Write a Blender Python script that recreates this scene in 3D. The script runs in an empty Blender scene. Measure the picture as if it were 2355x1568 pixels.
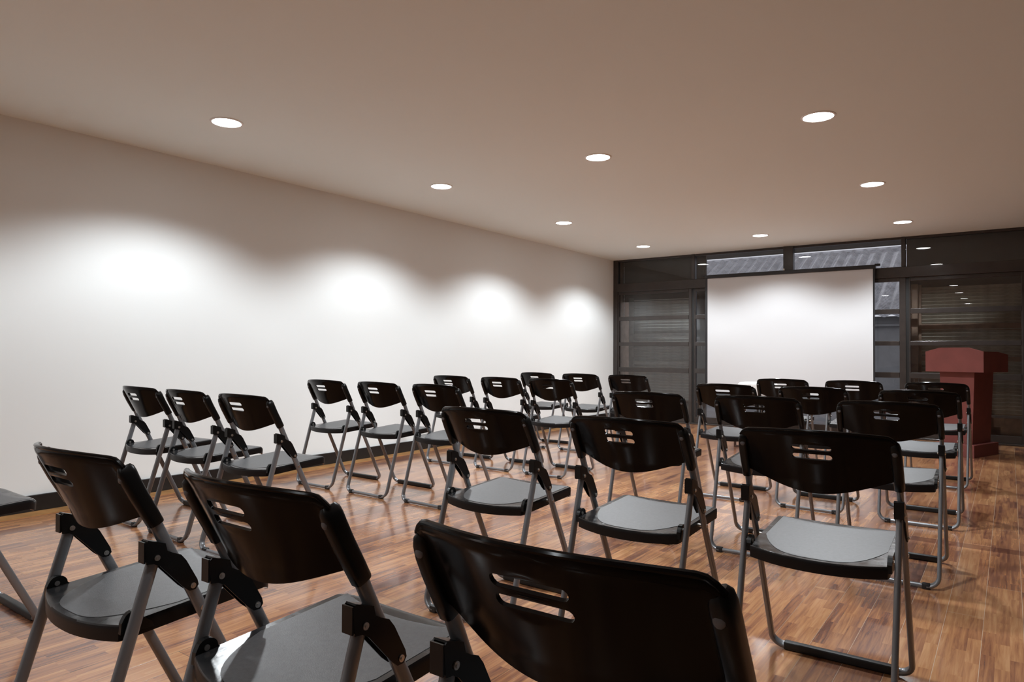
import bpy, bmesh, math, random
from mathutils import Vector, Matrix
from mathutils.geometry import delaunay_2d_cdt
random.seed(7)
PI = math.pi
COL = bpy.context.scene.collection
XL, XR, YF, YR, HC = -4.909, 1.40, 9.418, -6.6, 2.419      # left wall, right wall, window wall, rear wall, ceiling

# ------------------------------------------------------------------ materials
def newmat(name):
    m = bpy.data.materials.new(name); m.use_nodes = True
    nt = m.node_tree; nt.nodes.clear()
    return m, nt
def N(nt, typ, **kw):
    n = nt.nodes.new(typ)
    for k, v in kw.items():
        if k in n.inputs: n.inputs[k].default_value = v
        else: setattr(n, k, v)
    return n
def pbr(name, col, rough=.5, metal=0., spec=.5, coat=0., noise=0., nscale=30., bump=0., bscale=200., rvar=0., coatr=.1):
    m, nt = newmat(name); L = nt.links.new
    out = N(nt, 'ShaderNodeOutputMaterial'); b = N(nt, 'ShaderNodeBsdfPrincipled')
    b.inputs['Base Color'].default_value = (*col, 1); b.inputs['Roughness'].default_value = rough
    b.inputs['Metallic'].default_value = metal; b.inputs['Specular IOR Level'].default_value = spec
    b.inputs['Coat Weight'].default_value = coat; b.inputs['Coat Roughness'].default_value = coatr
    L(b.outputs[0], out.inputs[0])
    tc = N(nt, 'ShaderNodeTexCoord')
    if noise or rvar:
        n = N(nt, 'ShaderNodeTexNoise', Scale=nscale, Detail=5.); L(tc.outputs['Object'], n.inputs['Vector'])
        if noise:
            r = N(nt, 'ShaderNodeMapRange'); r.inputs['From Min'].default_value = .25; r.inputs['From Max'].default_value = .75
            r.inputs['To Min'].default_value = 1 - noise; r.inputs['To Max'].default_value = 1 + noise
            L(n.outputs[0], r.inputs[0])
            v = N(nt, 'ShaderNodeVectorMath', operation='SCALE'); v.inputs[0].default_value = col
            L(r.outputs[0], v.inputs['Scale']); L(v.outputs[0], b.inputs['Base Color'])
        if rvar:
            r = N(nt, 'ShaderNodeMapRange'); r.inputs['From Min'].default_value = .3; r.inputs['From Max'].default_value = .7
            r.inputs['To Min'].default_value = max(.02, rough - rvar); r.inputs['To Max'].default_value = rough + rvar
            L(n.outputs[0], r.inputs[0]); L(r.outputs[0], b.inputs['Roughness'])
    if bump:
        n2 = N(nt, 'ShaderNodeTexNoise', Scale=bscale, Detail=4.); L(tc.outputs['Object'], n2.inputs['Vector'])
        bp = N(nt, 'ShaderNodeBump', Strength=bump, Distance=.001); L(n2.outputs[0], bp.inputs['Height']); L(bp.outputs[0], b.inputs['Normal'])
    return m
def emis(name, col, s):
    m, nt = newmat(name); o = N(nt, 'ShaderNodeOutputMaterial'); e = N(nt, 'ShaderNodeEmission')
    e.inputs[0].default_value = (*col, 1); e.inputs[1].default_value = s; nt.links.new(e.outputs[0], o.inputs[0]); return m
def glassmat(name, tint, refl=1.0):
    m, nt = newmat(name); L = nt.links.new
    o = N(nt, 'ShaderNodeOutputMaterial'); t = N(nt, 'ShaderNodeBsdfTransparent'); g = N(nt, 'ShaderNodeBsdfGlossy')
    t.inputs[0].default_value = (*tint, 1); g.inputs['Roughness'].default_value = 0.0
    g.inputs['Color'].default_value = (refl, refl, refl, 1)
    f = N(nt, 'ShaderNodeFresnel', IOR=1.5); mx = N(nt, 'ShaderNodeMixShader')
    L(f.outputs[0], mx.inputs[0]); L(t.outputs[0], mx.inputs[1]); L(g.outputs[0], mx.inputs[2]); L(mx.outputs[0], o.inputs[0])
    return m
def floormat():
    m, nt = newmat('floor_parquet'); L = nt.links.new
    o = N(nt, 'ShaderNodeOutputMaterial'); b = N(nt, 'ShaderNodeBsdfPrincipled'); L(b.outputs[0], o.inputs[0])
    tc = N(nt, 'ShaderNodeTexCoord'); sp = N(nt, 'ShaderNodeSeparateXYZ'); L(tc.outputs['Object'], sp.inputs[0])
    yx = N(nt, 'ShaderNodeCombineXYZ')
    ax = N(nt, 'ShaderNodeMath', operation='ADD'); ax.inputs[1].default_value = 10.045 + .0  # seam at x=-0.045
    L(sp.outputs['X'], ax.inputs[0]); L(sp.outputs['Y'], yx.inputs['X']); L(ax.outputs[0], yx.inputs['Y'])
    def brick(w, h, mort, off, c=None):
        n = N(nt, 'ShaderNodeTexBrick'); n.offset = off; n.squash = 1.0
        n.inputs['Scale'].default_value = 1; n.inputs['Brick Width'].default_value = w; n.inputs['Row Height'].default_value = h
        n.inputs['Mortar Size'].default_value = mort; n.inputs['Mortar Smooth'].default_value = .1
        n.inputs['Color1'].default_value = (0, 0, 0, 1); n.inputs['Color2'].default_value = (1, 1, 1, 1); n.inputs['Mortar'].default_value = (.5, .5, .5, 1)
        L(yx.outputs[0], n.inputs['Vector']); return n
    plank = brick(1.21, .12, .0008, .37)
    strip = brick(.233, .04, .0, .43)
    # grain stretched along the boards
    mp = N(nt, 'ShaderNodeMapping'); mp.inputs['Scale'].default_value = (1.6, 30, 1); L(yx.outputs[0], mp.inputs[0])
    off = N(nt, 'ShaderNodeVectorMath', operation='MULTIPLY_ADD'); L(strip.outputs['Color'], off.inputs[0]); off.inputs[1].default_value = (7, 0, 3)
    L(mp.outputs[0], off.inputs[2])
    g = N(nt, 'ShaderNodeTexNoise', Scale=2.2, Detail=7., Roughness=.62, Distortion=.6); L(off.outputs[0], g.inputs['Vector'])
    g2 = N(nt, 'ShaderNodeTexNoise', Scale=1.1, Detail=3.); mp2 = N(nt, 'ShaderNodeMapping'); mp2.inputs['Scale'].default_value = (.9, 3.2, 1)
    L(yx.outputs[0], mp2.inputs[0]); L(mp2.outputs[0], g2.inputs['Vector'])
    def mulc(sock, k):
        n = N(nt, 'ShaderNodeMath', operation='MULTIPLY'); L(sock, n.inputs[0]); n.inputs[1].default_value = k; return n.outputs[0]
    def add(a, c):
        n = N(nt, 'ShaderNodeMath', operation='ADD'); L(a, n.inputs[0]); L(c, n.inputs[1]); return n.outputs[0]
    s = add(add(mulc(strip.outputs['Color'], .17), mulc(plank.outputs['Color'], .13)), add(mulc(g.outputs[0], .66), mulc(g2.outputs[0], .36)))
    r = N(nt, 'ShaderNodeValToRGB'); e = r.color_ramp.elements
    cols = [(.38, (.070, .028, .021)), (.51, (.155, .064, .042)), (.62, (.275, .118, .058)), (.75, (.40, .190, .086)), (.93, (.53, .29, .14))]
    e[0].position = cols[0][0]; e[0].color = (*cols[0][1], 1); e[1].position = cols[-1][0]; e[1].color = (*cols[-1][1], 1)
    for p, c in cols[1:-1]:
        q = e.new(p); q.color = (*c, 1)
    L(s, r.inputs[0])
    # joint filler; its paling towards the right paints in a grazing-angle sheen
    mx = N(nt, 'ShaderNodeMix'); mx.data_type = 'RGBA'; L(plank.outputs['Fac'], mx.inputs[0]); L(r.outputs[0], mx.inputs[6]); 
    jx = N(nt, 'ShaderNodeMapRange'); L(sp.outputs['X'], jx.inputs[0]); jx.inputs['From Min'].default_value = -1.1; jx.inputs['From Max'].default_value = -.3
    jm = N(nt, 'ShaderNodeMix'); jm.data_type = 'RGBA'; L(jx.outputs[0], jm.inputs[0]); jm.inputs[6].default_value = (.10, .05, .03, 1); jm.inputs[7].default_value = (.52, .40, .29, 1)
    L(jm.outputs[2], mx.inputs[7])
    # one dark board laid crosswise
    a = N(nt, 'ShaderNodeMath', operation='COMPARE'); L(sp.outputs['Y'], a.inputs[0]); a.inputs[1].default_value = 4.335; a.inputs[2].default_value = .05
    x0 = N(nt, 'ShaderNodeMath', operation='GREATER_THAN'); L(sp.outputs['X'], x0.inputs[0]); x0.inputs[1].default_value = -2.3
    am = N(nt, 'ShaderNodeMath', operation='MULTIPLY'); L(a.outputs[0], am.inputs[0]); L(x0.outputs[0], am.inputs[1])
    ml = N(nt, 'ShaderNodeMath', operation='MULTIPLY'); L(am.outputs[0], ml.inputs[0]); ml.inputs[1].default_value = .75
    mx2 = N(nt, 'ShaderNodeMix'); mx2.data_type = 'RGBA'; mx2.blend_type = 'MULTIPLY'; L(ml.outputs[0], mx2.inputs[0]); L(mx.outputs[2], mx2.inputs[6]); mx2.inputs[7].default_value = (.42, .36, .42, 1)
    L(mx2.outputs[2], b.inputs['Base Color'])
    rr = N(nt, 'ShaderNodeMapRange'); L(g2.outputs[0], rr.inputs[0]); rr.inputs['From Min'].default_value = .3; rr.inputs['From Max'].default_value = .7
    rr.inputs['To Min'].default_value = .14; rr.inputs['To Max'].default_value = .26; L(rr.outputs[0], b.inputs['Roughness'])
    b.inputs['Specular IOR Level'].default_value = .5; b.inputs['Coat Weight'].default_value = .4; b.inputs['Coat Roughness'].default_value = .12
    # every board sits a touch differently: long soft undulation + grain
    hb = add(mulc(g.outputs[0], .35), add(mulc(strip.outputs['Color'], .25), mulc(plank.outputs['Fac'], -1.2)))
    bp = N(nt, 'ShaderNodeBump', Strength=.22, Distance=.0012); L(hb, bp.inputs['Height']); L(bp.outputs[0], b.inputs['Normal'])
    return m
M = {}
M['wall'] = pbr('white_plaster', (.84, .865, .86), .75, bump=.05, bscale=260)
M['ceil'] = pbr('ceiling_paint', (.81, .86, .84), .85, bump=.04, bscale=200)
M['dark_wall'] = pbr('dark_wall_panel', (.05, .04, .034), .5, noise=.25, nscale=6)
M['rear'] = pbr('rear_wall_paint', (.30, .265, .24), .8)
M['base'] = pbr('baseboard_paint', (.013, .012, .012), .38, noise=.2)
M['border'] = pbr('border_board', (.36, .18, .065), .3, coat=.3, noise=.35, nscale=9)
M['floor'] = floormat()
M['frame'] = pbr('window_frame_wood', (.034, .027, .024), .30, noise=.2, nscale=12, coat=.25)
M['frame_dark'] = pbr('window_seal', (.008, .008, .008), .5)
M['glass'] = glassmat('window_glass', (.86, .87, .88))
M['slat'] = pbr('louver_wood', (.46, .40, .31), .42, noise=.25, nscale=14)
M['slat_grey'] = pbr('louver_grey_paint', (.52, .50, .46), .45, noise=.15, nscale=14)
M['jamb'] = pbr('jamb_wood', (.36, .235, .16), .5, noise=.3, nscale=10)
M['board'] = pbr('dark_board', (.10, .094, .085), .6, noise=.15, nscale=8)
M['grey_wall'] = pbr('grey_render', (.26, .26, .265), .8, noise=.12, nscale=5)
M['plastic'] = pbr('black_plastic_shell', (.0042, .0034, .0032), .15, spec=.11)
M['sleeve'] = pbr('black_sleeve_plastic', (.0055, .0052, .005), .30, spec=.22)
M['seat'] = pbr('seat_plastic_gloss', (.018, .018, .019), .23, noise=.3, nscale=22, rvar=.08, bump=.5, bscale=34, spec=.6)
M['pad'] = pbr('seat_pad_texture', (.044, .044, .046), .44, noise=.30, nscale=110, bump=.3, bscale=420, spec=.9)
M['skirt'] = pbr('seat_underside', (.006, .005, .005), .4, spec=.25)
M['tube'] = pbr('grey_painted_steel', (.21, .215, .225), .30, metal=.5, spec=.5)
M['bracket'] = pbr('black_bracket', (.005, .005, .005), .25, spec=.3)
M['bolt'] = pbr('bolt_steel', (.62, .60, .57), .28, metal=1.)
M['rubber'] = pbr('rubber_foot', (.012, .012, .012), .5)
M['cap'] = pbr('grey_cap', (.10, .10, .105), .35)
M['screen'] = pbr('matte_white_screen', (.62, .625, .635), .85)
M['scr_black'] = pbr('screen_black_border', (.015, .015, .017), .45)
M['mahog'] = pbr('mahogany_veneer', (.195, .060, .052), .5, spec=.25, noise=.12, nscale=7)
M['table'] = pbr('table_brown', (.05, .022, .014), .45)
M['white_pl'] = pbr('white_plastic', (.88, .88, .87), .4)
M['lens'] = pbr('lens_dark_glass', (.02, .02, .03), .08)
M['ring'] = pbr('lamp_ring_white', (.82, .80, .78), .35)
M['lamp'] = emis('lamp_diffuser', (1, 1, 1), 24)
M['tile'] = pbr('roof_tile_grey', (.40, .40, .42), .55, noise=.25, nscale=4)
M['ground'] = pbr('paving_grey', (.16, .16, .165), .8, noise=.2, nscale=3)
M['chain'] = pbr('bead_chain', (.85, .85, .83), .3)  # white of the beads that imitate a slit of daylight

# ------------------------------------------------------------------ mesh helpers
def obj(name, bm, mat, parent=None, smooth=None):
    bmesh.ops.recalc_face_normals(bm, faces=bm.faces[:])
    me = bpy.data.meshes.new(name); bm.to_mesh(me); bm.free()
    o = bpy.data.objects.new(name, me); COL.objects.link(o)
    for mm in (mat if isinstance(mat, (list, tuple)) else [mat]): me.materials.append(mm)
    if smooth is not None:
        for p in me.polygons: p.use_smooth = True
        me.set_sharp_from_angle(angle=math.radians(smooth))
    if parent: o.parent = parent
    return o
def box(bm, x0, x1, y0, y1, z0, z1, bev=0., mtx=None, seg=2):
    v = [bm.verts.new((x, y, z)) for x in (x0, x1) for y in (y0, y1) for z in (z0, z1)]
    fs = [bm.faces.new([v[i] for i in q]) for q in ((0, 1, 3, 2), (4, 6, 7, 5), (0, 4, 5, 1), (2, 3, 7, 6), (0, 2, 6, 4), (1, 5, 7, 3))]
    vs = v
    if bev:
        es = list({e for f in fs for e in f.edges})
        r = bmesh.ops.bevel(bm, geom=es, offset=bev, segments=seg, affect='EDGES', profile=.5)
        vs = list({w for f in r['faces'] for w in f.verts} | {w for w in v if w.is_valid})
    if mtx is not None: bmesh.ops.transform(bm, matrix=mtx, verts=vs)
    return vs
def sweep(bm, pts, a, b, nrm, n=12, caps=True, e=1.0):
    """elliptic tube along pts; semi-axis b along nrm, a across it; a,b may be lists"""
    P = [Vector(p) for p in pts]; rings = []; K = len(P)
    for i, p in enumerate(P):
        t = (P[min(i + 1, K - 1)] - P[max(i - 1, 0)]).normalized()
        n2 = Vector(nrm); n2 = (n2 - t * n2.dot(t)).normalized(); n1 = t.cross(n2)
        aa = a[i] if isinstance(a, (list, tuple)) else a; bb = b[i] if isinstance(b, (list, tuple)) else b
        rings.append([bm.verts.new(p + n1 * aa * pw(math.cos(2 * PI * k / n), e) + n2 * bb * pw(math.sin(2 * PI * k / n), e)) for k in range(n)])
    for i in range(K - 1):
        for k in range(n):
            bm.faces.new((rings[i][k], rings[i][(k + 1) % n], rings[i + 1][(k + 1) % n], rings[i + 1][k]))
    if caps: bm.faces.new(rings[0][::-1]); bm.faces.new(rings[-1])
def pw(v, e): return math.copysign(abs(v) ** e, v)
def cyl(bm, c, axis, r, h, n=16, r2=None):
    ax = Vector(axis).normalized(); q = ax.to_track_quat('Z', 'Y').to_matrix().to_4x4()
    bmesh.ops.create_cone(bm, cap_ends=True, segments=n, radius1=r, radius2=r if r2 is None else r2, depth=h, matrix=Matrix.Translation(Vector(c)) @ q)
def prism(bm, poly, x0, x1, axis='x'):
    """polygon in the yz plane extruded along x (axis x) or in xz extruded along y"""
    f = (lambda p, t: (t, p[0], p[1])) if axis == 'x' else (lambda p, t: (p[0], t, p[1]))
    A = [bm.verts.new(f(p, x0)) for p in poly]; B = [bm.verts.new(f(p, x1)) for p in poly]; n = len(poly)
    bm.faces.new(A); bm.faces.new(B[::-1])
    for i in range(n): bm.faces.new((A[i], A[(i + 1) % n], B[(i + 1) % n], B[i]))
def arc(c, r, a0, a1, n):
    return [(c[0] + r * math.cos(a0 + (a1 - a0) * i / n), c[1] + r * math.sin(a0 + (a1 - a0) * i / n)) for i in range(n + 1)]
def empty(name, loc, rz=0, label=None, cat=None, group=None):
    o = bpy.data.objects.new(name, None); COL.objects.link(o); o.location = loc; o.rotation_euler = (0, 0, rz)
    o.empty_display_size = .1
    tag(o, label, cat, group); return o
def tag(o, label=None, cat=None, group=None, kind=None):
    if label: o['label'] = label
    if cat: o['category'] = cat
    if group: o['group'] = group
    if kind: o['kind'] = kind
    return o
def struct(name, bm, mat, label, cat, parent=None, **k):
    o = obj(name, bm, mat, parent, **k)
    return tag(o, label, cat, kind='structure')
def copy_tree(o, parent=None):
    c = o.copy(); COL.objects.link(c); c.parent = parent
    for ch in [x for x in bpy.data.objects if x.parent == o and x != c]: copy_tree(ch, c)
    return c

# ------------------------------------------------------------------ the room
def slab(name, a, mat, label, cat):
    bm = bmesh.new(); box(bm, *a); return struct(name, bm, mat, label, cat)
slab('floor', (XL - .1, XR + .1, YR - .1, YF + .06, -.08, 0), M['floor'], 'glossy reddish brown parquet floor of the lecture room', 'floor')
slab('ceiling', (XL - .1, XR + .1, YR - .1, YF + .06, HC, HC + .06), M['ceil'], 'flat beige ceiling with round recessed downlights', 'ceiling')
slab('wall_left', (XL - .1, XL, YR - .1, YF + .06, 0, HC), M['wall'], 'long white wall lit in scallops by the downlights', 'wall')
slab('wall_right', (XR, XR + .1, YR - .1, YF + .06, 0, HC), M['dark_wall'], 'dark side wall to the right of the camera, outside the frame', 'wall')
slab('wall_rear', (XL, XR, YR - .1, YR, 0, HC), M['rear'], 'rear wall behind the camera, outside the frame', 'wall')
bm = bmesh.new(); box(bm, XL, XL + .016, YR, YF, 0, .102, .003)
struct('baseboard_left', bm, M['base'], 'black baseboard along the foot of the white wall', 'baseboard')
bm = bmesh.new(); box(bm, XL + .016, XL + .15, YR, YF, 0, .0025)
struct('trim_1', bm, M['border'], 'ochre wooden border board on the floor along the black baseboard', 'floor border')

# window wall: vertical posts and horizontal rails
def frame_obj(name, boxes, label, cat, mat='frame'):
    bm = bmesh.new()
    for b in boxes: box(bm, *b, .004)
    return struct(name, bm, M[mat], label, cat)
y0, y1 = YF - .03, YF + .05
frame_obj('trim_2', [(XL, XL + .075, y0, y1, 0, HC)], 'dark corner post where the window wall meets the white wall', 'post')
frame_obj('trim_3', [(-3.668, -3.618, y0, y1, 2.06, HC)], 'narrow dark transom post left of the projection screen', 'post')
frame_obj('trim_4', [(-2.408, -2.285, y0 - .01, y1, 2.06, HC)], 'wide dark transom post above the middle of the projection screen', 'post')
frame_obj('trim_5', [(-1.050, -1.006, y0, y1, 2.06, HC)], 'narrow dark transom post right of the projection screen', 'post')
frame_obj('trim_6', [(XL + .075, XR, y0 - .012, y1, 1.93, 2.058)], 'long dark brown rail between the transom windows and the glass doors', 'rail')
frame_obj('trim_7', [(XL + .075, XR, y0 + .01, y1, HC - .03, HC)], 'thin dark head rail under the ceiling above the transom windows', 'rail')
frame_obj('trim_8', [(XL + .075, XR, y0 - .01, y1 + .02, 0, .022)], 'dark brown sill track on the floor under the glass doors', 'sill')
def pane(name, x0, x1, z0, z1, yy, parent=None):
    bm = bmesh.new(); box(bm, x0, x1, yy, yy + .006, z0, z1)
    return obj(name, bm, M['glass'], parent)
tr = [(XL + .075, -3.668, 'dark transom window pane in the left corner above the shutters'),
      (-3.618, -2.408, 'transom window above the left half of the screen showing a tiled roof'),
      (-2.285, -1.050, 'transom window above the right half of the screen showing sky and a tiled roof'),
      (-1.006, XR, 'long dark transom window above the lectern reflecting ceiling lamps')]
for i, (a, b, lab) in enumerate(tr):
    tag(pane('window_%d' % (i + 1), a, b, 2.058, HC - .03, YF + .012), lab, 'window', kind='structure')
def door(i, x0, x1, sl, sr, dz, label, yo=0.):
    """sliding glass door: stiles sl/sr wide, three rails"""
    bm = bmesh.new(); a, b = y0 + .012 + yo, y0 + .052 + yo
    top, bot = 1.93, .022
    box(bm, x0, x0 + sl, a, b, bot, top, .003); box(bm, x1 - sr, x1, a, b, bot, top, .003)
    box(bm, x0 + sl, x1 - sr, a, b, top - .045, top, .003); box(bm, x0 + sl, x1 - sr, a, b, bot, bot + .085, .003)
    for z, h in ((1.525, .058), (1.140, .054), (.757, .066)):
        box(bm, x0 + sl, x1 - sr, a - .004, b, z - h / 2, z + h / 2, .003)
    box(bm, x0 + sl, x1 - sr, a + .01, b, .300, .330, .003)
    d = struct('door_%d' % i, bm, M['frame'], label, 'glass door')
    pane('glass_pane', x0 + sl - .01, x1 - sr + .01, bot + .05, top - .02, a + .02, d)
    return d
door(1, XL + .075, -3.665, .02, .045, 0, 'dark framed sliding glass door beside the white wall with shutters behind')
door(2, -3.632, -2.40, .02, .05, 0, 'dark framed glass door behind the left half of the projection screen', .012)
door(3, -2.36, -1.004, .05, .068, 0, 'dark framed glass door behind the right half of the screen with roof view')
door(4, -.972, .168, .016, .06, 0, 'dark framed glass door behind the lectern with shutters outside', .012)
door(5, .20, XR, .05, .05, 0, 'dark framed glass door at the far right end of the window wall')
bm = bmesh.new()
for x in (-3.665, -1.004): box(bm, x, x + .033, YF - .006, YF + .03, .022, 1.93)  # black strips put in for the dark gaps between doors
struct('trim_9', bm, M['frame_dark'], 'black seals in the gaps between the glass doors', 'door seal')

# ------------------------------------------------------------------ outside the glass
bm = bmesh.new(); box(bm, -14, 6, YF + .06, 26, -.10, -.02)
struct('floor_outside', bm, M['ground'], 'grey paving outside the glass doors', 'paving')
bm = bmesh.new(); box(bm, XL, XR, YF + .06, 10.30, 2.455, 2.53); box(bm, XL - .2, XR, 10.24, 10.32, 2.452, 2.60)
struct('trim_10', bm, M['board'], 'dark eave soffit outside above the transom windows', 'eave')
bm = bmesh.new(); box(bm, XL - .6, -3.568, 9.70, 9.74, 1.80, 2.455)
struct('trim_11', bm, M['board'], 'dark board outside behind the left corner transom window', 'board')
bm = bmesh.new(); box(bm, -1.028, XR, 9.745, 9.785, 1.78, 2.455)
struct('trim_12', bm, M['board'], 'dark board outside behind the transom window over the lectern', 'board')
bm = bmesh.new(); box(bm, XL - .1, XL, YF + .06, 10.3, -.02, 2.455); 
struct('trim_13', bm, M['jamb'], 'brown wooden jamb outside beside the left shutter', 'jamb')
bm = bmesh.new(); box(bm, -3.735, -3.568, 9.70, 9.74, 0, 1.86)
struct('trim_14', bm, M['grey_wall'], 'grey flat panel outside at the right of the left shutter', 'panel')
bm = bmesh.new(); box(bm, -.998, -.900, 9.60, 9.72, 0, 1.86)
struct('trim_15', bm, M['jamb'], 'brown wooden jamb outside between the roof view and the right shutter', 'jamb')
def shutter(x0, x1, mat, rails, label, fm):
    t = empty('louvered_shutter', ((x0 + x1) / 2, 9.72, -.02), 0, label, 'shutter', None)
    ox, oy, oz = t.location
    bm = bmesh.new(); z0s, z1s = -.02, 1.86
    fw = .03 if x0 > -4 else .085
    box(bm, x0 - ox, x0 + fw - ox, -.02, .02, 0, z1s - oz, .002); box(bm, x1 - fw - ox, x1 - ox, -.02, .02, 0, z1s - oz, .002)
    box(bm, x0 + fw - ox, x1 - fw - ox, -.02, .02, 0, .29 - oz, .002)
    for z, h in rails: box(bm, x0 + fw - ox, x1 - fw - ox, -.02, .02, z - h / 2 - oz, z + h / 2 - oz, .002)
    obj('shutter_frame', bm, M[fm], t)
    z = .31; first = None; spans = [(r[0] - r[1] / 2 + .017, r[0] + r[1] / 2 - .017) for r in rails]
    while z < z1s - .03:
        if not any(a < z < b for a, b in spans):
            if first is None:
                bm = bmesh.new(); box(bm, -(x1 - x0) / 2 + fw, (x1 - x0) / 2 - fw, -.034, .034, -.0065, .0065, .006)
                s = first = obj('slat', bm, M[mat], t)
            else:
                s = first.copy(); COL.objects.link(s); s.parent = t
            s.location = (0, 0, z - oz); s.rotation_euler = (-math.radians(47 + random.uniform(-3, 7)), 0, 0)
        z += .0425
    return t
shutter(-4.80, -3.735, 'slat_grey', [(1.27, .07), (.85, .05)], 'grey louvered shutter outside the left glass door beside the white wall', 'slat_grey')
shutter(-.900, .165, 'slat', [(1.335, .08), (.955, .06)], 'brown louvered shutter outside the glass door behind the lectern', 'jamb')
shutter(.20, XR, 'slat', [(1.335, .08), (.955, .06)], 'brown louvered shutter outside the far right glass door, outside the frame', 'jamb')
# white beads added in place of a daylight slit behind the left door
bm = bmesh.new()
for k in range(38):
    bmesh.ops.create_icosphere(bm, subdivisions=1, radius=.0075, matrix=Matrix.Translation((-4.79, 9.52, 1.56 + k * .0205)))
sweep(bm, [(-4.79, 9.52, 2.455), (-4.79, 9.52, 1.55)], .0012, .0012, (0, 1, 0), 6)
tag(obj('bead_chain', bm, M['chain']), 'thin white bead chain hanging behind the glass beside the left corner', 'chain')
# neighbour building with wavy tiled roof
nb = empty('building', (-5, 16.3, -.02), 0, 'grey neighbouring building with a wavy tiled roof seen through the glass', 'building')
bm = bmesh.new(); box(bm, -9, 8, .0, .15, 0, 1.83); obj('wall', bm, M['grey_wall'], nb)
bm = bmesh.new(); box(bm, -9, 8, -.10, .0, 1.62, 1.665); obj('gutter', bm, M['grey_wall'], nb)
bm = bmesh.new(); wv = .27; nx = int(15 / wv * 8); rows = 60; L0 = 4.45; ca, sa = 4.0 / 4.45, 1.96 / 4.45
prev = None
for r in range(rows):
    s0, s1 = r * L0 / rows, (r + 1) * L0 / rows + .075
    ln = []
    for s, lift in ((s0, .044), (s1, .0)):
        row = []
        for i in range(nx + 1):
            x = -7 + i * wv / 8; h = .030 * math.sin(2 * PI * x / wv) + lift
            row.append(bm.verts.new((x, -.3 + s * ca - h * sa, 1.80 + s * sa + h * ca)))
        ln.append(row)
    lip = [bm.verts.new(v.co - Vector((0, 0, .016))) for v in ln[0]]
    for i in range(nx):
        bm.faces.new((ln[0][i], ln[0][i + 1], ln[1][i + 1], ln[1][i]))
        bm.faces.new((lip[i], lip[i + 1], ln[0][i + 1], ln[0][i]))
o = obj('roof', bm, M['tile'], nb)
bm = bmesh.new(); sweep(bm, [(-7, -.3 + L0 * ca, 1.80 + L0 * sa - .02), (8, -.3 + L0 * ca, 1.80 + L0 * sa - .02)], .10, .07, (0, 0, 1), 12); obj('roof_ridge', bm, M['tile'], nb, smooth=40)

# ------------------------------------------------------------------ downlights
def lamp_proto():
    t = empty('downlight', (0, 0, HC))
    bm = bmesh.new(); n = 40; prof = [(.098, 0), (.097, -.004), (.086, -.006), (.083, -.002), (.083, .0005)]
    rs = [[bm.verts.new((r * math.cos(2 * PI * k / n), r * math.sin(2 * PI * k / n), z)) for k in range(n)] for r, z in prof]
    for i in range(len(prof) - 1):
        for k in range(n): bm.faces.new((rs[i][k], rs[i][(k + 1) % n], rs[i + 1][(k + 1) % n], rs[i + 1][k]))
    obj('trim_ring', bm, M['ring'], t, smooth=40)
    bm = bmesh.new(); cyl(bm, (0, 0, -.0015), (0, 0, 1), .083, .002, 40); obj('diffuser', bm, M['lamp'], t)
    return t
POW = 137
def add_lamp(t):
    l = bpy.data.lights.new('lamp_light', 'SPOT'); l.energy = POW * (1 if t.location.y > 1 else .36); l.color = (.925, .985, 1.03)
    l.spot_size = math.radians(136); l.spot_blend = .50; l.shadow_soft_size = .06
    o = bpy.data.objects.new('lamp_light', l); COL.objects.link(o); o.parent = t; o.location = (0, 0, -.02)
LY = [8.338, 6.342, 4.354, 2.372]
ord_ = ['farthest', 'second farthest', 'second nearest', 'nearest']
proto = lamp_proto(); first = True; spots = []
for i, y in enumerate(LY):
    spots.append((-3.92, y, '%s visible round ceiling downlight in the row beside the white wall' % ord_[i], 'downlights in the row beside the white wall'))
spots.append((-2.403, 8.338, 'far round ceiling downlight of the middle row, nearest the projection screen', 'downlights in the middle row'))
spots.append((-2.403, 4.353, 'large round ceiling downlight of the middle row, over the chairs', 'downlights in the middle row'))
for i, y in enumerate(LY[:3]):
    spots.append((-.916, y, '%s visible round ceiling downlight in the row above the right hand chairs' % ['farthest', 'middle', 'nearest and largest'][i], 'downlights in the row on the right'))
for x, ys in ((-3.92, (.38, -1.6, -3.6, -5.6)), (-2.403, (.36, -3.6)), (-.916, (2.372, .38, -1.6, -3.6, -5.6))):
    for y in ys: spots.append((x, y, 'round ceiling downlight over or behind the camera, seen only as a reflection in the glass', 'downlights over and behind the camera'))
for k, (x, y, lab, grp) in enumerate(spots):
    t = proto if k == 0 else copy_tree(proto)
    t.location = (x, y, HC); tag(t, lab, 'ceiling lamp', grp)
    spots[k] = t
for t in spots: add_lamp(t)

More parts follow.
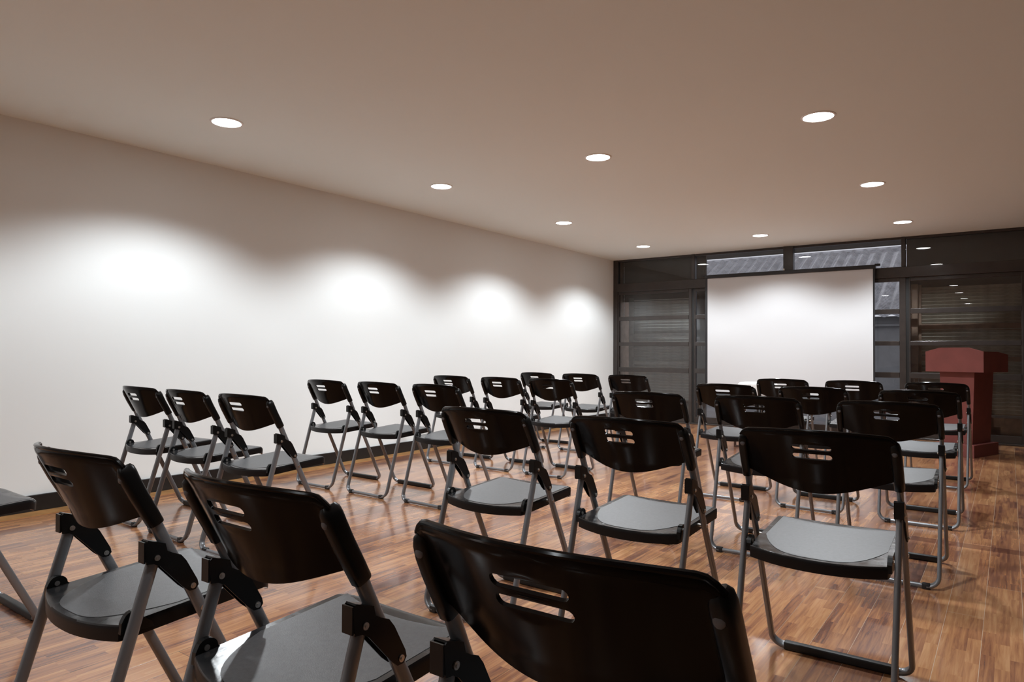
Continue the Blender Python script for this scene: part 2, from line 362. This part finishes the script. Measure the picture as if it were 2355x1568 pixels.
# ------------------------------------------------------------------ folding chair
def post_y(z):           # fore-aft position of the back upright at height z
    pts = [(0.013, .309), (.485, .077), (.561, .036), (.637, 0.), (.772, -.075), (.80, -.09)]
    for (a, ya), (b, yb) in zip(pts, pts[1:]):
        if z <= b: return ya + (yb - ya) * (z - a) / (b - a)
    return pts[-1][1]
def make_chair():
    t = empty('folding_chair', (0, 0, 0))
    # backrest shell, triangulated in the flat and bent into shape
    W = .206
    def zb(u): return .657 - .051 * max(0, math.cos(PI * u / 2)) ** 1.15 
    def zt(u): return .777 + .012 * (1 - u * u) - (.016 * max(0, (abs(u) - .88) / .12) ** 2)
    nb_ = 48; us = [-1 + 2 * i / nb_ for i in range(nb_ + 1)]
    outline = [(u * W, zb(u)) for u in us] + [(u * W, zt(u)) for u in reversed(us)]
    def stadium(cx, cz, hw, hh, n=6):
        r = hh; p = [(cx + hw - r + r * math.cos(a), cz + r * math.sin(a)) for a in [-PI / 2 + PI * k / n for k in range(n + 1)]]
        p += [(cx - hw + r + r * math.cos(a), cz + r * math.sin(a)) for a in [PI / 2 + PI * k / n for k in range(n + 1)]]
        return p
    holes = [stadium(.0, .742, .052, .0082), stadium(.0, .7155, .052, .0082)]
    V = [Vector(p) for p in outline]; E = [(i, (i + 1) % len(V)) for i in range(len(V))]
    for h in holes:
        b0 = len(V); V += [Vector(p) for p in h]; E += [(b0 + i, b0 + (i + 1) % len(h)) for i in range(len(h))]
    def inst(x, z, hs=.0):
        for (cx, cz) in ((0, .742), (0, .7155)):
            dx = max(0, abs(x - cx) - (.052 - .0082)); 
            if math.hypot(dx, z - cz) < .0082 + hs: return True
        return False
    for i in range(-28, 29):
        for j in range(0, 31):
            x, z = i * .007, .606 + j * .0062; u = x / W
            if zb(u) + .003 < z < zt(u) - .003 and not inst(x, z, .0022): V.append(Vector((x, z)))
    vo, eo, fo, _, _, _ = delaunay_2d_cdt(V, E, [], 1, 1e-6)
    def surf(x, z):
        u = x / W; v = (z - .612) / .17
        b = max(0, 1 - (u / .92) ** 2) ** 1.15
        lip = .006 * max(0, (z - zt(u) + .012) / .012) ** 2
        return Vector((x, post_y(z) - .003 - .050 * b - .010 * b * max(0, 1 - v) + lip, z))
    bm = bmesh.new(); fr = []; bk = []
    e = 1e-3
    for p in vo:
        c = surf(p.x, p.y); n = (surf(p.x + e, p.y) - c).cross(surf(p.x, p.y + e) - c).normalized()   # points to -y (rear)
        bk.append(bm.verts.new(c + n * .0028)); fr.append(bm.verts.new(c - n * .0028))
    cnt = {}
    for f in fo:
        cx = sum(vo[i].x for i in f) / len(f); cz = sum(vo[i].y for i in f) / len(f); u = cx / W
        if inst(cx, cz) or not (zb(u) - 1e-4 < cz < zt(u) + 1e-4): continue
        bm.faces.new([bk[i] for i in f]); bm.faces.new([fr[i] for i in reversed(f)])
        for a, b in zip(f, f[1:] + f[:1]):
            k = (min(a, b), max(a, b)); cnt[k] = cnt.get(k, []) + [(a, b)]
    for k, l in cnt.items():
        if len(l) == 1:
            a, b = l[0]; bm.faces.new((bk[b], bk[a], fr[a], fr[b]))
    loose = [v for v in bm.verts if not v.link_faces]
    bmesh.ops.delete(bm, geom=loose, context='VERTS')
    # beaded rim along the top edge
    pts = [surf(u * W, zt(u)) for u in us]
    sweep(bm, pts, .0042, .0052, (0, 1, 0), 8)
    back = obj('backrest', bm, M['plastic'], t, smooth=35)
    for s in (-1, 1):
        bm = bmesh.new(); zs = [.632, .634, .66, .70, .730, .746, .756, .7615]
        A = [.0120, .0130, .0132, .0134, .0134, .0130, .0118, .0080]; B = [.0155, .0165, .0172, .0178, .0182, .0182, .0170, .0130]
        xs = [.2045, .2045, .204, .203, .202, .2005, .1985, .196]
        sweep(bm, [(s * x, post_y(z) + .0005 + .009 * max(0, (z - .70) / .066) ** 2, z) for x, z in zip(xs, zs)], A, B, (0, 1, .5), 24, e=.62)
        obj('post_sleeve', bm, M['sleeve'], t, smooth=50)
        bm = bmesh.new(); bmesh.ops.create_uvsphere(bm, u_segments=12, v_segments=8, radius=.0075, matrix=Matrix.Translation((s * .200, post_y(.735) - .0145, .735)) @ Matrix.Diagonal((1, .5, 1.1, 1)))
        obj('end_plug', bm, M['cap'], t, smooth=60)
    # seat
    def ztop(y): return .4315 + (y + .06) * .060
    bm = bmesh.new(); nu, nv = 28, 60
    def sp(u, v):
        yr = -.058 - .036 * (1 - abs(u) ** 2.2); yf = .318 - .018 * abs(u) ** 8
        y = yr + (yf - yr) * v; w = .1835 - .012 * max(0, (v - .93) / .07) ** 2 - .004 * max(0, (.06 - v) / .06) ** 2
        roll = .012 * max(0, (v - .94) / .06) ** 2
        dish = .004 * (1 - u * u)
        return Vector((u * w, y, ztop(y) - roll - dish))
    top = [[bm.verts.new(sp(-1 + 2 * i / nu, j / nv)) for i in range(nu + 1)] for j in range(nv + 1)]
    for j in range(nv):
        for i in range(nu): bm.faces.new((top[j][i], top[j][i + 1], top[j + 1][i + 1], top[j + 1][i]))
    def border(g): return [g[0][i] for i in range(nu + 1)] + [g[j][nu] for j in range(1, nv + 1)] + [g[nv][i] for i in range(nu - 1, -1, -1)] + [g[j][0] for j in range(nv - 1, 0, -1)]
    B0 = border(top); cc = Vector((0, .12, 0))
    lev = [B0]
    for d, s_ in ((.003, 1.008), (.012, 1.010), (.034, 1.006), (.034, .975), (.010, .965)):
        lev.append([bm.verts.new(Vector((v.co.x * s_, cc.y + (v.co.y - cc.y) * s_, v.co.z - d))) for v in B0])
    for a, b in zip(lev, lev[1:]):
        n = len(a)
        for i in range(n): bm.faces.new((a[i], a[(i + 1) % n], b[(i + 1) % n], b[i]))
    bm.faces.new(lev[-1][::-1])
    seat = obj('seat', bm, [M['seat'], M['skirt']], t, smooth=38)
    for p in seat.data.polygons:
        if abs(p.normal.z) < .5: p.material_index = 1
    bm = bmesh.new(); g = []
    for j in range(37):
        row = []
        for i in range(25):
            u = -1 + 2 * i / 24; v = j / 36
            ya = -.080 + .150 * abs(u) ** 3.4; yb = .306 - .012 * abs(u) ** 8; y = ya + (yb - ya) * v
            x = u * .168
            vv = (y + .058 + .036 * (1 - abs(x / .1835) ** 2.2)) / .376
            q = sp(x / .1835, max(0, min(1, vv))); row.append(bm.verts.new((x, y, q.z + .0009)))
        g.append(row)
    for j in range(36):
        for i in range(24): bm.faces.new((g[j][i], g[j][i + 1], g[j + 1][i + 1], g[j + 1][i]))
    tb = [g[0][i] for i in range(25)] + [g[j][24] for j in range(1, 37)] + [g[36][i] for i in range(23, -1, -1)] + [g[j][0] for j in range(35, 0, -1)]
    lo = [bm.verts.new(v.co - Vector((0, 0, .0030))) for v in tb]
    for i in range(len(tb)): bm.faces.new((tb[i], tb[(i + 1) % len(tb)], lo[(i + 1) % len(tb)], lo[i]))
    o = obj('seat_pad', bm, M['pad'], seat, smooth=40); o['label'] = 'grey textured seat surface'
    # steel frame
    nr = Vector((0, -.548, .163)).normalized(); nf = Vector((0, .46, .24)).normalized()
    def corner(sx, A, R, yb, zb_, xo):
        """quarter bend from a leg at xo into the floor bar"""
        pts = []
        d = Vector((A[0] - 0, A[1] - yb, A[2] - zb_)).normalized(); d.x = 0; d.normalize()
        for k in range(0, 9):
            a = PI / 2 * k / 8
            c = Vector((sx * (xo - R), yb, zb_)) + d * R
            pts.append(c + Vector((sx * R * math.cos(a), 0, 0)) - d * R * math.sin(a))
        return pts
    for s in (-1, 1):
        bm = bmesh.new(); top_ = (s * .2045, .0045, .577)
        P = [top_] + corner(s, top_, .046, -.163, .0125, .202)
        sweep(bm, P, .0085, .0132, (0, 1, .33), 16, e=.8)
        o = obj('leg', bm, M['tube'], t, smooth=50)
        bm = bmesh.new(); z3 = .05
        P = [(s * .2020, post_y(.735) + .001, .735), (s * .204, post_y(.637), .637), (s * .2055, post_y(.561), .561), (s * .2065, post_y(.485), .485), (s * .207, post_y(.30), .30)]
        P += corner(s, (0, post_y(.30), .30), .040, .309, .0135, .208)
        sweep(bm, P, .0085, .0132, (0, 1, .5), 16, e=.8)
        o = obj('leg', bm, M['tube'], t, smooth=50)
    bm = bmesh.new(); sweep(bm, [(-.158, -.163, .0125), (.158, -.163, .0125)], .0088, .0105, (0, 0, 1), 12); obj('rear_floor_bar', bm, M['tube'], t, smooth=50)
    bm = bmesh.new(); sweep(bm, [(-.165, .309, .0135), (.165, .309, .0135)], .0085, .0085, (0, 0, 1), 12); fb = obj('front_floor_bar', bm, M['tube'], t, smooth=50)
    bm = bmesh.new(); box(bm, -.171, .171, -.0138 + .309, .0138 + .309, .0005, .0275, .005, seg=3); o = obj('bar_sleeve', bm, M['rubber'], fb, smooth=40); o['label'] = 'black plastic sleeve on the front floor bar'
    for s in (-1, 1):
        bm = bmesh.new(); box(bm, s * .155 - .016, s * .155 + .016, -.163 - .0125, -.163 + .0125, .0003, .0255, .004); obj('foot_cap', bm, M['rubber'], t, smooth=40)
        # folding bracket from rear leg to upright
        poly = [(-.022, .553), (-.026, .597), (-.018, .602), (.018, .588), (.022, .573), (.034, .566), (.052, .558), (.064, .543), (.090, .495), (.093, .483), (.086, .474), (.072, .474), (.058, .486), (.007, .543), (-.006, .551)]
        bm = bmesh.new(); prism(bm, poly, s * .1925, s * .1950); prism(bm, poly, s * .2150, s * .2175)
        box(bm, min(s * .193, s * .217), max(s * .193, s * .217), -.0275, -.024, .556, .600)
        prism(bm, [(-.020, .600), (.018, .586), (.019, .589), (-.019, .603)], s * .193, s * .217)
        br = obj('hinge_bracket', bm, M['bracket'], t)
        for (y, z) in ((0, .563), (.080, .484)):
            bm = bmesh.new(); cyl(bm, (s * .205, y, z), (1, 0, 0), .0062, .029, 14); cyl(bm, (s * .205, y, z), (1, 0, 0), .0035, .033, 8)
            obj('bolt', bm, M['bolt'], br, smooth=40)
        # seat pivot ear on rear leg
        bm = bmesh.new(); pe = [(-.060, .414), (-.058, .436)] + [(-.034 + .021 * math.cos(a), .438 + .019 * math.sin(a)) for a in [PI * .9 - PI * .9 * k / 8 for k in range(9)]] + [(.004, .424), (.010, .412)]
        prism(bm, pe, s * .1795, s * .1915)
        ear = obj('seat_pivot', bm, M['bracket'], t)
        bm = bmesh.new(); cyl(bm, (s * .192, -.036, .440), (1, 0, 0), .0058, .028, 14); obj('bolt', bm, M['bolt'], ear, smooth=40)
        bm = bmesh.new(); cyl(bm, (s * .199, post_y(.428), .428), (1, 0, 0), .0058, .036, 14); obj('bolt', bm, M['bolt'], t, smooth=40)
    return t
bl = 'black plastic folding chair'
chairs = [  # x, y, angle, label, group
 (-3.092, .720, 0, bl + ' cut off at the left edge, only its seat corner showing', 'L1'),
 (-1.676, .736, .3, bl + ' in the nearest row, far left, slots catching light', 'R1'),
 (-1.051, .754, 0, bl + ' second in the nearest row, its big seat filling the lower left', 'R1'),
 (-.436, .740, 1.2, bl + ' nearest of all, huge backrest at the bottom centre', 'R1'),
 (-4.188, 2.068, -.1, bl + ' in second row of the wall block, by the white wall', 'L2'),
 (-3.663, 2.060, -.9, bl + ' in second row of the wall block, middle of its three', 'L2'),
 (-3.082, 2.038, 1.2, bl + ' in second row of the wall block, at the centre aisle', 'L2'),
 (-4.181, 3.426, -.1, bl + ' in third row of the wall block, by the white wall', 'L3'),
 (-3.627, 3.438, -1.1, bl + ' in third row of the wall block, middle of its three', 'L3'),
 (-3.089, 3.449, -2., bl + ' in third row of the wall block, at the centre aisle', 'L3'),
 (-4.136, 4.808, .1, bl + ' in fourth row of the wall block, by the white wall', 'L4'),
 (-3.574, 4.808, -1.2, bl + ' in fourth row of the wall block, middle of its three', 'L4'),
 (-3.061, 4.810, .6, bl + ' in fourth row of the wall block, at the centre aisle', 'L4'),
 (-4.120, 6.190, 0, bl + ' in farthest row of the wall block, by the white wall', 'L5'),
 (-3.590, 6.200, 0, bl + ' in farthest row of the wall block, middle of its three', 'L5'),
 (-3.050, 6.200, 0, bl + ' in farthest row of the wall block, standing before the left shutters', 'L5'),
 (-1.645, 2.139, -.4, bl + ' in second row right of the aisle, left of its three', 'R2'),
 (-1.034, 2.129, -.9, bl + ' in second row right of the aisle, middle of its three', 'R2'),
 (-.450, 2.142, 1.0, bl + ' in second row right of the aisle, right of its three', 'R2'),
 (-1.622, 3.565, .8, bl + ' in third row right of the aisle, left of its three', 'R3'),
 (-1.042, 3.604, 1.4, bl + ' in third row right of the aisle, middle of its three', 'R3'),
 (-.452, 3.590, .8, bl + ' in third row right of the aisle, right of its three', 'R3'),
 (-1.625, 4.858, -1.5, bl + ' in fourth row right of the aisle, left of its three', 'R4'),
 (-1.046, 4.843, -1., bl + ' in fourth row right of the aisle, middle of its three', 'R4'),
 (-.444, 4.815, .8, bl + ' in fourth row right of the aisle, right of its three', 'R4'),
 (-1.588, 6.200, 0, bl + ' in farthest row right of the aisle, left one below the screen', 'R5'),
 (-1.033, 6.210, 0, bl + ' in farthest row right of the aisle, middle of its three', 'R5'),
 (-.459, 6.256, -.7, bl + ' in farthest row right of the aisle, before the lectern', 'R5'),
]
cp = make_chair()
for k, (x, y, a, lab, g) in enumerate(chairs):
    t = cp if k == 0 else copy_tree(cp)
    t.location = (x, y, 0); t.rotation_euler = (0, 0, math.radians(a))
    tag(t, lab, 'chair', ('chairs of the block beside the white wall' if g[0] == 'L' else 'chairs of the block right of the aisle'))

# ------------------------------------------------------------------ projection screen
sx0, sx1, sy = -3.387, -1.3365, 9.27
t = empty('projection_screen', ((sx0 + sx1) / 2, sy, 0), 0, 'large white projection screen with black borders on a stand before the windows', 'projection screen')
ox = (sx0 + sx1) / 2; hw = (sx1 - sx0) / 2
bm = bmesh.new(); box(bm, -hw, hw, -.002, .0, .476, 2.041); obj('screen_fabric', bm, M['screen'], t)
bm = bmesh.new()
box(bm, -hw - .032, -hw, -.0025, .0005, .46, 2.05); box(bm, hw, hw + .020, -.0025, .0005, .46, 2.05); box(bm, -hw - .032, hw + .020, -.0025, .0005, .455, .476)
obj('black_border', bm, M['scr_black'], t)
bm = bmesh.new(); box(bm, -hw - .04, hw + .03, -.018, .014, 2.041, 2.090, .006); obj('top_bar', bm, M['scr_black'], t)
for s in (-1, 1):
    bm = bmesh.new(); box(bm, s * (hw + .05) - .03, s * (hw + .05) + .03, -.012, .012, 2.072, 2.100, .004); obj('end_cap', bm, M['scr_black'], t)
bm = bmesh.new(); cyl(bm, (-.01, .0, 2.102), (0, 0, 1), .012, .024, 12); obj('hanging_hook', bm, M['bolt'], t)
bm = bmesh.new(); box(bm, -hw - .05, hw + .04, -.05, .05, .375, .455, .02, seg=3); obj('roller_case', bm, M['scr_black'], t, smooth=40)
bm = bmesh.new(); cyl(bm, (-.01, .066, 1.08), (0, 0, 1), .014, 2.0, 14); obj('stand_pole', bm, M['scr_black'], t, smooth=40)
for a in (200, 270, 340):
    c, s = math.cos(math.radians(a)), math.sin(math.radians(a))
    r = .38
    bm = bmesh.new(); sweep(bm, [(-.01, .075, .42), (-.01 + c * r * .6, .075 + s * r * .6, .22), (-.01 + c * r, .075 + s * r, .012)], .010, .010, (s, -c, 0), 8)
    lg = obj('leg', bm, M['scr_black'], t, smooth=40)

# ------------------------------------------------------------------ small table with a white projector
t = empty('small_table', (-2.19, 7.58, 0), 0, 'low brown table in the aisle before the screen carrying a white projector', 'table')
bm = bmesh.new(); box(bm, -.24, .24, -.19, .19, .500, .522, .004); obj('tabletop', bm, M['table'], t)
for sx in (-1, 1):
    for s2 in (-1, 1):
        bm = bmesh.new(); box(bm, sx * .215 - .011, sx * .215 + .011, s2 * .165 - .011, s2 * .165 + .011, .02, .5, .003); obj('leg', bm, M['table'], t)
for s2 in (-1, 1):
    bm = bmesh.new(); box(bm, -.226, .226, s2 * .165 - .010, s2 * .165 + .010, 0, .022, .003); obj('foot_bar', bm, M['table'], t)
t = empty('projector', (-2.21, 7.57, .524), 0, 'white rounded projector on the low table in front of the screen', 'projector')
bm = bmesh.new(); box(bm, -.185, .185, -.14, .14, .012, .172, .04, seg=4); obj('casing', bm, M['white_pl'], t, smooth=40)
bm = bmesh.new(); cyl(bm, (.08, .142, .09), (0, 1, 0), .035, .03, 20); obj('lens', bm, M['lens'], t, smooth=40)
for sx in (-1, 1):
    for s2 in (-1, 1):
        bm = bmesh.new(); cyl(bm, (sx * .13, s2 * .09, .007), (0, 0, 1), .012, .014, 10); obj('foot', bm, M['rubber'], t)

# ------------------------------------------------------------------ lectern
t = empty('lectern', (-.357, 8.348, 0), -.36, 'reddish brown wooden lectern standing right of the projection screen', 'lectern')
hw_, hd, z0, z1, z2, zs, cz = .265, .270, .834, 1.036, 1.076, 1.008, .131
bm = bmesh.new()
F = [(-hw_, z0), (hw_, z0), (hw_, z1), (cz, z2), (-cz, z2), (-hw_, z1)]
prism(bm, F, -hd, -hd + .018, 'y')
for s in (-1, 1):
    prism(bm, [(-hd + .018, z0), (hd, z0), (hd, zs), (.04, z1), (-hd + .018, z1)], s * hw_, s * (hw_ - .018))
box(bm, -hw_ + .018, hw_ - .018, hd - .018, hd, z0, zs)
box(bm, -hw_ + .018, hw_ - .018, -hd + .018, hd - .018, z0, z0 + .018)
obj('head', bm, M['mahog'], t)
bm = bmesh.new(); a = math.atan2(.050, .34)
box(bm, -hw_ + .018, hw_ - .018, -.17, .17, -.009, .009, mtx=Matrix.Translation((0, 0, .985)) @ Matrix.Rotation(-a, 4, 'X')); obj('reading_board', bm, M['mahog'], t)
bm = bmesh.new()
vs = [bm.verts.new(p) for p in [(-.133, -.198, .122), (.133, -.198, .122), (.133, .198, .122), (-.133, .198, .122), (-.16, -.208, z0), (.16, -.208, z0), (.16, .208, z0), (-.16, .208, z0)]]
for q in ((0, 1, 2, 3), (4, 5, 6, 7), (0, 1, 5, 4), (1, 2, 6, 5), (2, 3, 7, 6), (3, 0, 4, 7)): bm.faces.new([vs[i] for i in q])
bmesh.ops.bevel(bm, geom=bm.edges[:], offset=.002, segments=1, affect='EDGES')
obj('column', bm, M['mahog'], t)
bm = bmesh.new(); box(bm, -.178, .178, -.268, .268, 0, .122, .003); obj('base', bm, M['mahog'], t)

# ------------------------------------------------------------------ sky
w = bpy.data.worlds.new('overcast_sky'); bpy.context.scene.world = w; w.use_nodes = True
nt = w.node_tree; nt.nodes.clear(); o = N(nt, 'ShaderNodeOutputWorld'); b = N(nt, 'ShaderNodeBackground')
b.inputs[0].default_value = (.86, .86, .93, 1); b.inputs[1].default_value = 1.0; nt.links.new(b.outputs[0], o.inputs[0])

# ------------------------------------------------------------------ camera
f = 1575.2; pi_, ro, yaw = math.radians(.98345), math.radians(.31913), math.radians(36.0072)
right0 = Vector((math.cos(yaw), math.sin(yaw), 0)); fw0 = Vector((-math.sin(yaw), math.cos(yaw), 0)); up0 = Vector((0, 0, 1))
fw = fw0 * math.cos(pi_) + up0 * math.sin(pi_); up1 = -fw0 * math.sin(pi_) + up0 * math.cos(pi_)
R_ = right0 * math.cos(ro) + up1 * math.sin(ro); U_ = -right0 * math.sin(ro) + up1 * math.cos(ro)
cam = bpy.data.cameras.new('camera'); co = bpy.data.objects.new('camera', cam); COL.objects.link(co)
mt = Matrix((R_, U_, -fw)).transposed().to_4x4(); mt.translation = Vector((0, 0, 1)); co.matrix_world = mt
cam.sensor_fit = 'HORIZONTAL'; cam.sensor_width = 36; cam.lens = f / 2355 * 36; cam.clip_start = .02; cam.clip_end = 200
sc = bpy.context.scene; sc.camera = co
sc.view_settings.view_transform = 'Standard'; sc.view_settings.look = 'None'; sc.view_settings.gamma = 1; sc.view_settings.exposure = 0.0
try: sc.view_settings.use_curve_mapping = False
except Exception: pass
